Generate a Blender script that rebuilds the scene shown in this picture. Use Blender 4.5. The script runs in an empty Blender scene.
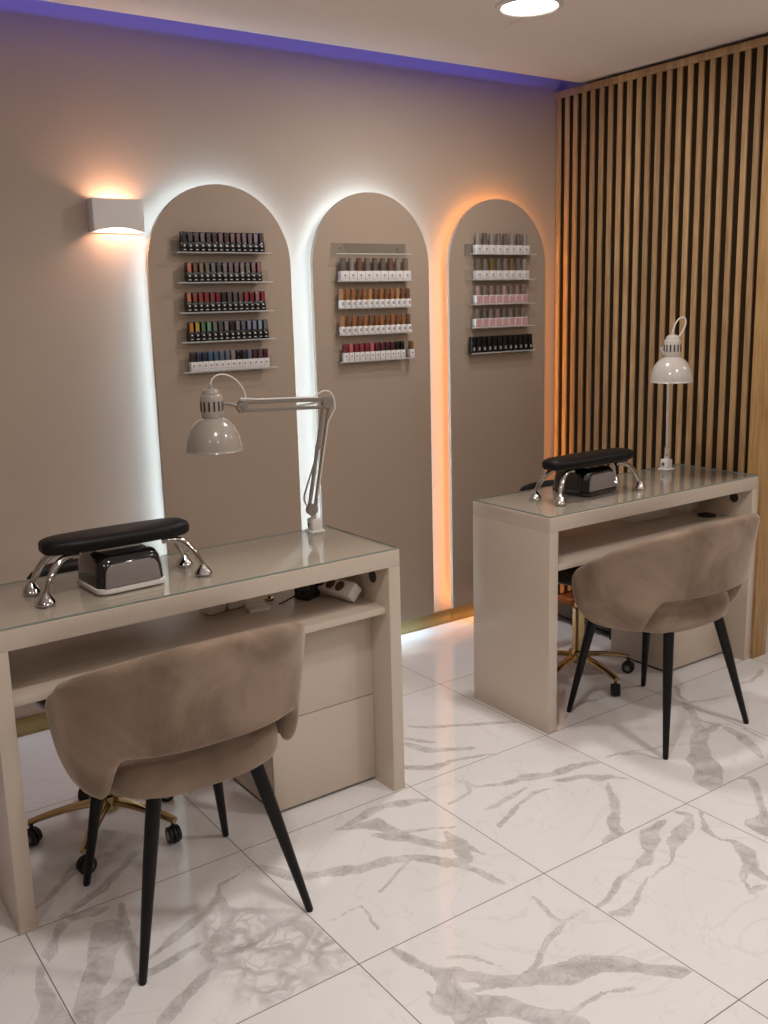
import bpy, bmesh, math, random
import numpy as np
from mathutils import Vector, Matrix
random.seed(7)
PI = math.pi
SC = bpy.context.scene
COL = SC.collection

# ------------------------------------------------------------------ helpers
def lin(r, g, b):
    f = lambda c: (c/255/12.92) if c/255 <= .04045 else ((c/255+.055)/1.055)**2.4
    return (f(r), f(g), f(b), 1)

class NT:
    def __init__(s, name):
        s.m = bpy.data.materials.new(name); s.m.use_nodes = True
        s.t = s.m.node_tree; s.n = s.t.nodes; s.bsdf = s.n['Principled BSDF']; s.out = s.n['Material Output']
    def new(s, typ, **kw):
        n = s.n.new(typ)
        for k, v in kw.items(): setattr(n, k, v)
        return n
    def link(s, a, b): s.t.links.new(a, b)
    def math(s, op, a, b=None, clamp=False):
        n = s.n.new('ShaderNodeMath'); n.operation = op; n.use_clamp = clamp
        for i, v in enumerate((a, b)):
            if v is None: continue
            if isinstance(v, (int, float)): n.inputs[i].default_value = v
            else: s.link(v, n.inputs[i])
        return n.outputs[0]
    def mix(s, fac, a, b):
        n = s.n.new('ShaderNodeMix'); n.data_type = 'RGBA'
        for i, v in ((0, fac), (6, a), (7, b)):
            if isinstance(v, (int, float, tuple)): n.inputs[i].default_value = v
            else: s.link(v, n.inputs[i])
        return n.outputs[2]
    def coords(s, scale=(1, 1, 1), kind='Object'):
        tc = s.new('ShaderNodeTexCoord'); mp = s.new('ShaderNodeMapping')
        mp.inputs['Scale'].default_value = scale; s.link(tc.outputs[kind], mp.inputs['Vector'])
        return mp.outputs[0]
    def noise(s, vec, scale, detail=3, rough=.5, dist=0):
        n = s.new('ShaderNodeTexNoise'); s.link(vec, n.inputs['Vector'])
        n.inputs['Scale'].default_value = scale; n.inputs['Detail'].default_value = detail
        n.inputs['Roughness'].default_value = rough; n.inputs['Distortion'].default_value = dist
        return n.outputs['Fac']
    def smooth(s, v, a, b):
        n = s.new('ShaderNodeMapRange', interpolation_type='SMOOTHSTEP')
        s.link(v, n.inputs[0]); n.inputs[1].default_value = a; n.inputs[2].default_value = b
        return n.outputs[0]
    def bump(s, h, strength, dist=.002):
        n = s.new('ShaderNodeBump'); n.inputs['Strength'].default_value = strength; n.inputs['Distance'].default_value = dist
        s.link(h, n.inputs['Height']); s.link(n.outputs[0], s.bsdf.inputs['Normal'])

def mat(name, col, rough=.5, metal=0, spec=.5, noise=0, nscale=20, bump=0, bscale=200, coat=0, sheen=0):
    M = NT(name); b = M.bsdf
    b.inputs['Base Color'].default_value = col; b.inputs['Roughness'].default_value = rough
    b.inputs['Metallic'].default_value = metal; b.inputs['Specular IOR Level'].default_value = spec
    b.inputs['Coat Weight'].default_value = coat; b.inputs['Coat Roughness'].default_value = .05
    if sheen: b.inputs['Sheen Weight'].default_value = sheen; b.inputs['Sheen Roughness'].default_value = .4
    v = M.coords()
    if noise:
        n = M.noise(v, nscale, 4)
        d = tuple(c*(1-noise) for c in col[:3]) + (1,); l = tuple(min(1, c*(1+noise)) for c in col[:3]) + (1,)
        M.link(M.mix(n, d, l), b.inputs['Base Color'])
    if bump: M.bump(M.noise(v, bscale, 3), bump)
    return M.m

def emit(name, col, strength):
    M = NT(name); M.n.remove(M.bsdf)
    e = M.new('ShaderNodeEmission'); e.inputs[0].default_value = col; e.inputs[1].default_value = strength
    M.link(e.outputs[0], M.out.inputs[0]); return M.m

def clear(name, tint, rough=.02, body=0., bodycol=(1, 1, 1, 1)):
    """clear pane: fresnel mix of a tinted transparent and a glossy layer, with an optional milky share"""
    M = NT(name); M.n.remove(M.bsdf)
    t = M.new('ShaderNodeBsdfTransparent'); t.inputs[0].default_value = tint
    g = M.new('ShaderNodeBsdfGlossy'); g.inputs['Roughness'].default_value = rough
    lw = M.new('ShaderNodeLayerWeight'); lw.inputs[0].default_value = .5
    f = M.math('ADD', .035, M.math('MULTIPLY', M.math('POWER', lw.outputs['Facing'], 5), .9))
    mx = M.new('ShaderNodeMixShader'); M.link(f, mx.inputs[0])
    M.link(t.outputs[0], mx.inputs[1]); M.link(g.outputs[0], mx.inputs[2])
    o = mx.outputs[0]
    if body:
        d = M.new('ShaderNodeBsdfDiffuse'); d.inputs[0].default_value = bodycol
        m2 = M.new('ShaderNodeMixShader'); m2.inputs[0].default_value = body
        M.link(o, m2.inputs[1]); M.link(d.outputs[0], m2.inputs[2]); o = m2.outputs[0]
    M.link(o, M.out.inputs[0]); return M.m

class B:
    """collects shapes into one bmesh; done() links them as ONE mesh object"""
    def __init__(s): s.bm = bmesh.new()
    def _bev(s, verts, w, seg=2):
        es = list({e for v in verts for e in v.link_edges})
        bmesh.ops.bevel(s.bm, geom=es, offset=w, offset_type='OFFSET', segments=seg, profile=.5, affect='EDGES', clamp_overlap=True)
    def box(s, x0, x1, y0, y1, z0, z1, bev=0, m=0, mx=None, seg=2):
        co = [(x, y, z) for z in (z0, z1) for y in (y0, y1) for x in (x0, x1)]
        vs = [s.bm.verts.new(c) for c in co]
        fs = [s.bm.faces.new([vs[i] for i in q]) for q in ((0, 2, 3, 1), (4, 5, 7, 6), (0, 1, 5, 4), (2, 6, 7, 3), (0, 4, 6, 2), (1, 3, 7, 5))]
        for f in fs: f.material_index = m
        if mx is not None: bmesh.ops.transform(s.bm, matrix=mx, verts=vs)
        if bev: s._bev(vs, bev, seg)
        return s
    def loft(s, rings, m=0, cap=True, closed=True):
        R = [[s.bm.verts.new(p) for p in r] for r in rings]
        for a, b in zip(R, R[1:]):
            n = len(a)
            for i in range(n if closed else n-1):
                f = s.bm.faces.new((a[i], a[(i+1) % n], b[(i+1) % n], b[i])); f.material_index = m
        if cap:
            f = s.bm.faces.new(R[0][::-1]); f.material_index = m
            f = s.bm.faces.new(R[-1]); f.material_index = m
        return s
    def tube(s, pts, rad, seg=12, m=0, cap=True):
        pts = [Vector(p) for p in pts]
        if isinstance(rad, (int, float)): rad = [rad]*len(pts)
        rings = []; up = None
        for i, p in enumerate(pts):
            d = (pts[min(i+1, len(pts)-1)]-pts[max(i-1, 0)]).normalized()
            if up is None:
                up = Vector((0, 0, 1)) if abs(d.z) < .9 else Vector((1, 0, 0))
            up = (up-d*up.dot(d)).normalized(); sd = d.cross(up)
            rings.append([p+(up*math.cos(a)+sd*math.sin(a))*rad[i] for a in (2*PI*k/seg for k in range(seg))])
        return s.loft(rings, m, cap)
    def lathe(s, prof, c=(0, 0, 0), seg=24, m=0, mx=None, cap=True):
        c = Vector(c); rings = []
        for r, z in prof:
            ring = [Vector((r*math.cos(2*PI*k/seg), r*math.sin(2*PI*k/seg), z)) for k in range(seg)]
            if mx is not None: ring = [mx @ v for v in ring]
            rings.append([v+c for v in ring])
        return s.loft(rings, m, cap)
    def prism(s, poly, fn, d0, d1, bev=0, m=0, seg=2):
        """poly: 2-D outline; fn(u, v, d) -> point; extruded from d0 to d1"""
        a = [s.bm.verts.new(fn(u, v, d0)) for u, v in poly]; b = [s.bm.verts.new(fn(u, v, d1)) for u, v in poly]
        n = len(a); fs = [s.bm.faces.new(a[::-1]), s.bm.faces.new(b)]
        for i in range(n): fs.append(s.bm.faces.new((a[i], a[(i+1) % n], b[(i+1) % n], b[i])))
        for f in fs: f.material_index = m
        if bev:
            es = [e for f in fs[:2] for e in f.edges]
            bmesh.ops.bevel(s.bm, geom=es, offset=bev, offset_type='OFFSET', segments=seg, profile=.5, affect='EDGES', clamp_overlap=True)
        return s
    def quad(s, pts, m=0):
        f = s.bm.faces.new([s.bm.verts.new(p) for p in pts]); f.material_index = m; return s
    def done(s, name, mats, parent=None, sharp=35, loc=None):
        bmesh.ops.recalc_face_normals(s.bm, faces=s.bm.faces)
        me = bpy.data.meshes.new(name); s.bm.to_mesh(me); s.bm.free()
        for q in (mats if isinstance(mats, (list, tuple)) else [mats]): me.materials.append(q)
        for p in me.polygons: p.use_smooth = True
        me.set_sharp_from_angle(angle=math.radians(sharp))
        o = bpy.data.objects.new(name, me); COL.objects.link(o)
        if parent: o.parent = parent
        if loc: o.location = loc
        return o

def tag(o, label, cat, group=None):
    o['label'] = label; o['category'] = cat
    if group: o['group'] = group
    return o
def thing(name, label, cat, loc=(0, 0, 0), rz=0, group=None):
    o = bpy.data.objects.new(name, None); COL.objects.link(o)
    o.empty_display_size = .1; o.location = loc; o.rotation_euler = (0, 0, rz)
    return tag(o, label, cat, group)
def structure(o): o['kind'] = 'structure'; return o
def copy_tree(o, parent=None):
    c = o.copy(); COL.objects.link(c); c.parent = parent
    for ch in list(o.children): copy_tree(ch, c)
    return c
def superell(a, b, n, seg, cx=0, cy=0, z=0):
    r = []
    for k in range(seg):
        t = 2*PI*k/seg; c, q = math.cos(t), math.sin(t)
        r.append(Vector((cx+a*math.copysign(abs(c)**(2/n), c), cy+b*math.copysign(abs(q)**(2/n), q), z)))
    return r
def bez(p, n=16):
    p = [Vector(q) for q in p]; out = []
    for i in range(n+1):
        t = i/n; q = p[:]
        while len(q) > 1: q = [a.lerp(b, t) for a, b in zip(q, q[1:])]
        out.append(q[0])
    return out
# ------------------------------------------------------------------ look
WALLC = lin(179, 161, 145); PANELC = lin(168, 150, 134); CEILC = lin(236, 226, 220); DESKC = lin(202, 188, 173)
VELV0 = lin(119, 101, 86); VELV1 = lin(158, 137, 119)
OAK0 = lin(154, 123, 84); OAK1 = lin(188, 155, 112); OAKE0 = lin(164, 128, 80); OAKE1 = lin(196, 158, 106)
FLOORD = lin(236, 235, 235); FLOORL = lin(246, 246, 247); VEINC = lin(138, 133, 128)
TX, TY = 1.0734, 2.2826
LEDW, LEDO, LEDB, DOWNV, BULB = 21, 16, 26, 14, 190
LEDIN = .018; VW = 1.25
LCOL = (1, .937, .882)
DOWN = [(2.445, 2.556, 11), (.9, 1.2, 15), (2.6, .8, 14), (-.9, .3, 6), (.8, -.8, 9), (2.6, -1.2, 9), (4.5, 1.0, 9)]
LAMP2RIM = None
EXPO = 0.05
VEINS = [
  [(0.481,2.164,0.006),(0.449,2.121,0.012),(0.442,2.055,0.012),(0.448,1.983,0.02),(0.426,1.935,0.03)],
  [(0.615,2.258,0.02),(0.566,2.269,0.012),(0.514,2.209,0.012),(0.487,2.166,0.012)],
  [(0.61,2.193,0.008),(0.553,2.071,0.008),(0.5,1.957,0.006),(0.475,1.898,0.008)],
  [(0.693,2.242,0.004),(0.675,2.169,0.012),(0.633,2.184,0.016),(0.614,2.19,0.012)],
  [(0.626,2.14,0.03),(0.587,2.076,0.026),(0.54,2.009,0.018),(0.496,1.933,0.01)],
  [(0.676,2.135,0.005),(0.675,2.087,0.005),(0.682,2.05,0.003)],
  [(0.81,1.969,0.005),(0.706,1.97,0.01),(0.624,1.974,0.012),(0.543,1.925,0.018),(0.492,1.886,0.02)],
  [(1.079,2.197,0.003),(0.958,2.151,0.003),(0.934,2.112,0.006),(0.813,2.055,0.01),(0.672,2.011,0.005)],
  [(0.928,2.099,0.01),(0.904,1.994,0.01),(0.807,1.924,0.01),(0.805,1.866,0.013),(0.706,1.815,0.013),(0.64,1.774,0.018)],
  [(0.841,2.443,0.008),(0.682,2.324,0.014),(0.563,2.288,0.01)],
  [(0.765,2.48,0.01),(0.68,2.483,0.015),(0.535,2.381,0.01)],
  [(1.08,2.201,0.004),(1.138,2.115,0.016),(1.252,2.034,0.018),(1.344,1.971,0.016),(1.465,1.915,0.01),(1.529,1.876,0.004)],
  [(1.367,2.212,0.01),(1.474,2.227,0.01),(1.601,2.191,0.008),(1.663,2.177,0.005)],
  [(1.362,2.204,0.012),(1.446,2.151,0.018),(1.482,2.065,0.008),(1.642,2.012,0.003)],
  [(1.402,2.104,0.006),(1.492,2.013,0.016),(1.542,1.952,0.015),(1.593,1.923,0.02),(1.564,1.859,0.02),(1.494,1.862,0.01),(1.425,1.925,0.008)],
  [(1.602,1.995,0.006),(1.593,1.923,0.02),(1.611,1.856,0.004)],
  [(1.514,1.857,0.012),(1.551,1.788,0.012),(1.55,1.721,0.006)],
  [(1.389,1.923,0.003),(1.257,1.879,0.003)],
  [(1.187,1.869,0.003),(1.099,1.875,0.003)],
  [(1.187,1.869,0.003),(1.178,1.765,0.003)],
  [(1.166,1.681,0.006),(1.188,1.616,0.012),(1.204,1.559,0.02),(1.263,1.508,0.012),(1.313,1.448,0.014),(1.386,1.414,0.02),(1.433,1.386,0.022)],
  [(1.199,1.528,0.02),(1.164,1.472,0.03),(1.216,1.407,0.03),(1.266,1.343,0.03),(1.314,1.27,0.03)],
  [(1.135,1.534,0.003),(1.151,1.468,0.008),(1.167,1.418,0.02),(1.167,1.373,0.03)],
  [(1.204,1.51,0.004),(1.218,1.478,0.004),(1.285,1.463,0.008)],
  [(1.25,1.591,0.003),(1.301,1.553,0.003),(1.342,1.492,0.002)],
  [(1.343,1.447,0.004),(1.421,1.461,0.004),(1.506,1.49,0.003)],
  [(1.308,1.453,0.015),(1.394,1.406,0.018),(1.479,1.357,0.02),(1.547,1.302,0.022),(1.638,1.226,0.018),(1.67,1.166,0.004)],
  [(1.363,1.442,0.004),(1.446,1.471,0.004),(1.562,1.498,0.003),(1.636,1.503,0.003)],
  [(1.564,1.5,0.003),(1.574,1.614,0.003)],
  [(2.035,1.611,0.018),(1.94,1.552,0.018),(1.821,1.54,0.01),(1.722,1.5,0.012),(1.681,1.492,0.01)],
  [(2.089,1.569,0.012),(1.983,1.498,0.003),(1.879,1.496,0.003),(1.793,1.447,0.006),(1.726,1.435,0.01),(1.689,1.448,0.006)],
  [(2.189,1.492,0.006),(2.174,1.414,0.013),(2.117,1.353,0.018),(2.11,1.299,0.01)],
  [(2.145,1.394,0.008),(2.062,1.316,0.008),(2.037,1.269,0.01),(2.07,1.272,0.01)],
  [(1.248,1.387,0.014),(1.294,1.326,0.016),(1.361,1.236,0.012)],
  [(1.357,1.278,0.003),(1.398,1.281,0.003),(1.461,1.267,0.003),(1.508,1.238,0.003)],
  [(1.839,2.252,0.003),(1.838,2.173,0.006),(1.939,2.107,0.008),(2.047,2.076,0.02),(2.173,2.018,0.02),(2.253,2.01,0.015)],
  [(2.069,2.014,0.012),(2.142,1.962,0.02),(2.173,1.924,0.025),(2.204,1.9,0.02)],
  [(2.158,1.872,0.012),(2.107,1.815,0.01),(2.017,1.747,0.008),(1.985,1.707,0.018),(1.923,1.693,0.012)],
  [(1.767,2.032,0.003),(1.85,2.039,0.005),(1.95,2.047,0.004)],
  [(1.743,1.949,0.004),(1.827,1.986,0.004),(1.945,2.014,0.004),(2.027,2.0,0.003)],
  [(1.709,2.125,0.004),(1.796,2.155,0.006),(1.849,2.217,0.004)],
  [(1.94,2.662,0.006),(2.062,2.576,0.01),(2.151,2.505,0.01),(2.267,2.413,0.006)],
  [(1.872,2.562,0.008),(1.93,2.5,0.008)],
  [(1.85,2.532,0.008),(1.901,2.446,0.012),(2.002,2.382,0.012)],
  [(1.753,2.402,0.008),(1.838,2.349,0.008),(1.923,2.354,0.005),(2.03,2.3,0.003)],
  [(1.57,2.197,0.01),(1.671,2.174,0.01)],
  [(2.971,2.265,0.004),(2.873,2.176,0.006)],
  [(2.847,2.18,0.004),(2.978,2.108,0.003),(3.085,2.088,0.002)],
  [(2.84,2.138,0.004),(2.794,2.067,0.018),(2.712,1.958,0.018),(2.615,1.874,0.028),(2.502,1.79,0.028),(2.428,1.711,0.028)],
  [(2.797,1.976,0.012),(2.738,1.966,0.012)],
  [(2.832,2.144,0.01),(2.8,2.047,0.012),(2.822,1.971,0.008)],
  [(2.823,1.927,0.01),(2.818,1.847,0.018),(2.757,1.763,0.01),(2.722,1.714,0.004)],
  [(2.875,1.885,0.004),(2.856,1.789,0.004)],
  [(2.297,2.023,0.003),(2.422,2.026,0.003),(2.533,1.991,0.002),(2.653,1.936,0.002)],
  [(2.355,2.016,0.003),(2.421,2.002,0.008),(2.453,1.926,0.003)],
  [(2.535,1.672,0.006),(2.565,1.649,0.012),(2.485,1.58,0.01),(2.406,1.519,0.01),(2.328,1.502,0.016),(2.344,1.453,0.026)],
  [(2.143,1.675,0.006),(2.059,1.636,0.018),(1.987,1.586,0.018)],
  [(2.205,1.675,0.008),(2.218,1.646,0.01),(2.12,1.589,0.012),(2.035,1.532,0.004)],
  [(2.256,1.636,0.008),(2.187,1.575,0.008),(2.169,1.516,0.004),(2.199,1.484,0.008),(2.181,1.419,0.013)],
  [(3.153,2.136,0.005),(3.274,2.146,0.008),(3.408,2.187,0.005)],
  [(2.438,2.319,0.004),(2.603,2.407,0.006),(2.691,2.404,0.004)]]
WEB = [(0.905, 1.977), (0.89, 1.876), (0.902, 1.848), (0.985, 1.847), (1.037, 1.776), (0.894, 1.752)]
# ------------------------------------------------------------------ materials
M_wall = mat('wall_paint', WALLC, .62, spec=.3, noise=.05, nscale=3, bump=.06, bscale=90)
M_panel = mat('arch_panel_paint', PANELC, .55, spec=.35, noise=.03, nscale=4, bump=.04, bscale=120)
M_ceil = mat('ceiling_paint', CEILC, .7, spec=.2, noise=.02, nscale=3)
M_desk = mat('desk_lacquer', DESKC, .16, spec=.5, noise=.015, nscale=6)
M_desk_in = mat('desk_melamine', DESKC, .4, spec=.4, noise=.03, nscale=6)
M_white = mat('white_plastic', (.72, .70, .67, 1), .35)
M_lamp = mat('lamp_enamel_shaded', (.36, .32, .28, 1), .22, coat=.5)  # left lamp: off-white enamel with its unlit shade put into the colour
M_lampw = mat('lamp_enamel_pale', (.52, .48, .44, 1), .22, coat=.5)
M_arm = mat('lamp_arm_shaded', (.27, .24, .21, 1), .35, metal=.3)  # left lamp's arms, darkened in colour to stand for shade
M_dark = mat('dark_slot', (.03, .027, .025, 1), .6)
M_black = mat('black_metal', (.008, .008, .0085, 1), .42, spec=.22)
M_leather = mat('black_leatherette', (.007, .007, .0075, 1), .45, spec=.22, bump=.15, bscale=350)
M_seat_gloss = mat('black_vinyl', (.008, .008, .009, 1), .25)
M_gloss = mat('black_gloss_plastic', (.008, .008, .009, 1), .12, coat=.6)
M_visor = mat('grey_visor', (.24, .22, .21, 1), .22)
M_chrome = mat('chrome', (.58, .57, .56, 1), .08, metal=1)
M_gold = mat('polished_gold', (.50, .38, .20, 1), .16, metal=1)
M_goldb = mat('brushed_gold_tile', (.33, .25, .11, 1), .28, metal=.75, noise=.25, nscale=9)
M_rubber = mat('black_rubber', (.012, .012, .012, 1), .55)
M_sock = mat('socket_brown', (.16, .05, .04, 1), .5)
M_glass = clear('desk_glass', (.985, .992, .985, 1), .015)
M_acryl = clear('clear_acrylic', (.93, .94, .93, 1), .05, body=.03)
M_acedge = clear('acrylic_edge_highlight', (.92, .94, .93, 1), .1, body=.22)  # extra milky share paints the white highlight of the lit shelf edge
M_slot = M_dark
M_paper = mat('white_paper', (.88, .86, .83, 1), .5)
M_gedge = mat('glass_edge', (.24, .28, .25, 1), .1)

def velvet():
    M = NT('taupe_velvet'); v = M.coords()
    n = M.noise(v, 5, 4, .55, .6); f = M.noise(v, 260, 2)
    c = M.mix(M.smooth(n, .3, .7), VELV0, VELV1)
    M.link(c, M.bsdf.inputs['Base Color']); M.bsdf.inputs['Roughness'].default_value = .75
    M.bsdf.inputs['Sheen Weight'].default_value = .55; M.bsdf.inputs['Sheen Roughness'].default_value = .35
    M.bsdf.inputs['Sheen Tint'].default_value = (.95, .82, .70, 1)
    M.bsdf.inputs['Specular IOR Level'].default_value = .2
    M.bump(M.math('ADD', M.math('MULTIPLY', n, 3), f), .25, .002)
    return M.m
M_velvet = velvet()

def wood(name, c0, c1):
    M = NT(name); v = M.coords((1, 1, .06))
    n = M.noise(v, 90, 5, .6, .3); k = M.noise(M.coords((1, 1, .0)), 9, 1)
    c = M.mix(M.smooth(n, .3, .7), c0, c1)
    d = M.mix(M.smooth(k, .35, .65), (.82, .8, .78, 1), (1.12, 1.1, 1.06, 1))
    mm = M.new('ShaderNodeMix', data_type='RGBA', blend_type='MULTIPLY'); mm.inputs[0].default_value = 1
    M.link(c, mm.inputs[6]); M.link(d, mm.inputs[7])
    M.link(mm.outputs[2], M.bsdf.inputs['Base Color']); M.bsdf.inputs['Roughness'].default_value = .5
    M.bump(n, .1, .001)
    return M.m
M_oak = wood('oak_slat', OAK0, OAK1)
M_oakend = wood('oak_end_board', OAKE0, OAKE1)
M_oakdark = mat('dark_backing_felt', (.026, .014, .006, 1), .9, spec=.1)

def marble():
    M = NT('marble_tiles')
    tc = M.new('ShaderNodeTexCoord'); pos = tc.outputs['Object']
    sx = M.new('ShaderNodeSeparateXYZ'); M.link(pos, sx.inputs[0])
    u = M.math('DIVIDE', M.math('SUBTRACT', sx.outputs[0], TX), .6); w = M.math('DIVIDE', M.math('SUBTRACT', sx.outputs[1], TY), .6)
    fu = M.math('FRACT', u); fw = M.math('FRACT', w)
    du = M.math('MINIMUM', fu, M.math('SUBTRACT', 1, fu)); dw = M.math('MINIMUM', fw, M.math('SUBTRACT', 1, fw))
    gd = M.math('MULTIPLY', M.math('MINIMUM', du, dw), .6)
    grout = M.math('SUBTRACT', 1, M.smooth(gd, .0009, .0018))
    cx = M.new('ShaderNodeCombineXYZ'); M.link(M.math('FLOOR', u), cx.inputs[0]); M.link(M.math('FLOOR', w), cx.inputs[1])
    wn = M.new('ShaderNodeTexWhiteNoise', noise_dimensions='3D'); M.link(cx.outputs[0], wn.inputs['Vector'])
    sc = M.new('ShaderNodeVectorMath', operation='SCALE'); M.link(wn.outputs['Color'], sc.inputs[0]); sc.inputs['Scale'].default_value = 20
    ad = M.new('ShaderNodeVectorMath', operation='ADD'); M.link(pos, ad.inputs[0]); M.link(sc.outputs[0], ad.inputs[1])
    P = ad.outputs[0]
    # faint overall veining of every tile
    big = M.noise(P, 2.2, 6, .55, 1.2)
    ridge = M.math('ABSOLUTE', M.math('SUBTRACT', big, .5))
    faint = M.math('MULTIPLY', M.math('SUBTRACT', 1, M.smooth(ridge, .0, .010)), .10)
    cloud = M.noise(P, 3.5, 4, .5)
    # drawn veins (mesh attributes, metres from the band edge)
    at = M.new('ShaderNodeAttribute'); at.attribute_name = 'vein'
    n1 = M.noise(P, 26, 5, .62); n2 = M.noise(P, 90, 3)
    sd = M.math('ADD', at.outputs['Fac'], M.math('MULTIPLY', M.math('SUBTRACT', n1, .5), .020))
    sd = M.math('ADD', sd, M.math('MULTIPLY', M.math('SUBTRACT', n2, .5), .010))
    fill = M.math('SUBTRACT', 1, M.smooth(sd, -.006, .004))
    edge = M.math('SUBTRACT', 1, M.smooth(M.math('ABSOLUTE', sd), .0, .0028))
    inner = M.math('SUBTRACT', 1, M.smooth(M.math('ABSOLUTE', M.math('SUBTRACT', M.noise(P, 11, 5, .6, 1.5), .5)), .0, .03))
    streak = M.smooth(M.noise(P, 9, 6, .65, 1.5), .30, .72)
    v1 = M.math('ADD', M.math('MULTIPLY', fill, M.math('ADD', M.math('ADD', .16, M.math('MULTIPLY', inner, .16)), M.math('MULTIPLY', streak, .42))), M.math('MULTIPLY', edge, M.math('MULTIPLY', M.smooth(n1, .35, .6), .38)))
    # pebble-like web
    aw = M.new('ShaderNodeAttribute'); aw.attribute_name = 'web'
    vo = M.new('ShaderNodeTexVoronoi', feature='DISTANCE_TO_EDGE'); vo.inputs['Scale'].default_value = 19
    wp = M.new('ShaderNodeVectorMath', operation='ADD'); M.link(P, wp.inputs[0])
    nn = M.new('ShaderNodeTexNoise'); nn.inputs['Scale'].default_value = 12; M.link(P, nn.inputs['Vector'])
    ns = M.new('ShaderNodeVectorMath', operation='SCALE'); M.link(nn.outputs['Color'], ns.inputs[0]); ns.inputs['Scale'].default_value = .11
    M.link(ns.outputs[0], wp.inputs[1]); M.link(wp.outputs[0], vo.inputs['Vector'])
    vq = M.new('ShaderNodeTexVoronoi', feature='DISTANCE_TO_EDGE'); vq.inputs['Scale'].default_value = 11; M.link(wp.outputs[0], vq.inputs['Vector'])
    ve = M.math('SUBTRACT', 1, M.smooth(vo.outputs['Distance'], .0, .14))
    vf = M.math('SUBTRACT', 1, M.smooth(vq.outputs['Distance'], .04, .20))
    ve = M.math('MAXIMUM', M.math('MULTIPLY', ve, .7), vf)
    web = M.math('MULTIPLY', M.math('MULTIPLY', ve, aw.outputs['Fac']), M.math('ADD', .25, M.math('MULTIPLY', streak, .40)))
    v = M.math('MAXIMUM', M.math('MAXIMUM', v1, web), faint, True)
    base = M.mix(cloud, FLOORD, FLOORL)
    c = M.mix(M.math('MINIMUM', v, 1), base, VEINC)
    c = M.mix(M.math('MULTIPLY', grout, .85), c, (.06, .05, .045, 1))
    M.link(c, M.bsdf.inputs['Base Color'])
    M.bsdf.inputs['Roughness'].default_value = .07
    r = M.math('ADD', .045, M.math('MULTIPLY', grout, .5)); M.link(r, M.bsdf.inputs['Roughness'])
    return M.m
M_floor = marble()

# ------------------------------------------------------------------ camera
f_px = 960.6806
cam_d = bpy.data.cameras.new('camera'); cam = bpy.data.objects.new('camera', cam_d); COL.objects.link(cam)
cr, cu, cf = Vector((.81737288, -.57550549, -.02636305)), Vector((.13307988, .14409061, .98057516)), Vector((.56052772, .80500393, -.19436396))
mw = Matrix((cr, cu, -cf)).transposed().to_4x4(); mw.translation = (0, 0, 1.51463)
cam.matrix_world = mw
cam_d.sensor_fit = 'VERTICAL'; cam_d.sensor_height = 36; cam_d.lens = f_px/1024*36
cam_d.shift_x = 3.267/1024; cam_d.shift_y = -17.459/1024
cam_d.clip_start = .05
SC.camera = cam

# ------------------------------------------------------------------ setting
YW = 3.458; XS = 3.479; ZC = 2.49; ZT = 2.80
RX0, RX1, RY0 = -2.6, 5.6, -3.0
YC = 3.307                                     # edge of the dropped ceiling, a cove behind it

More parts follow.
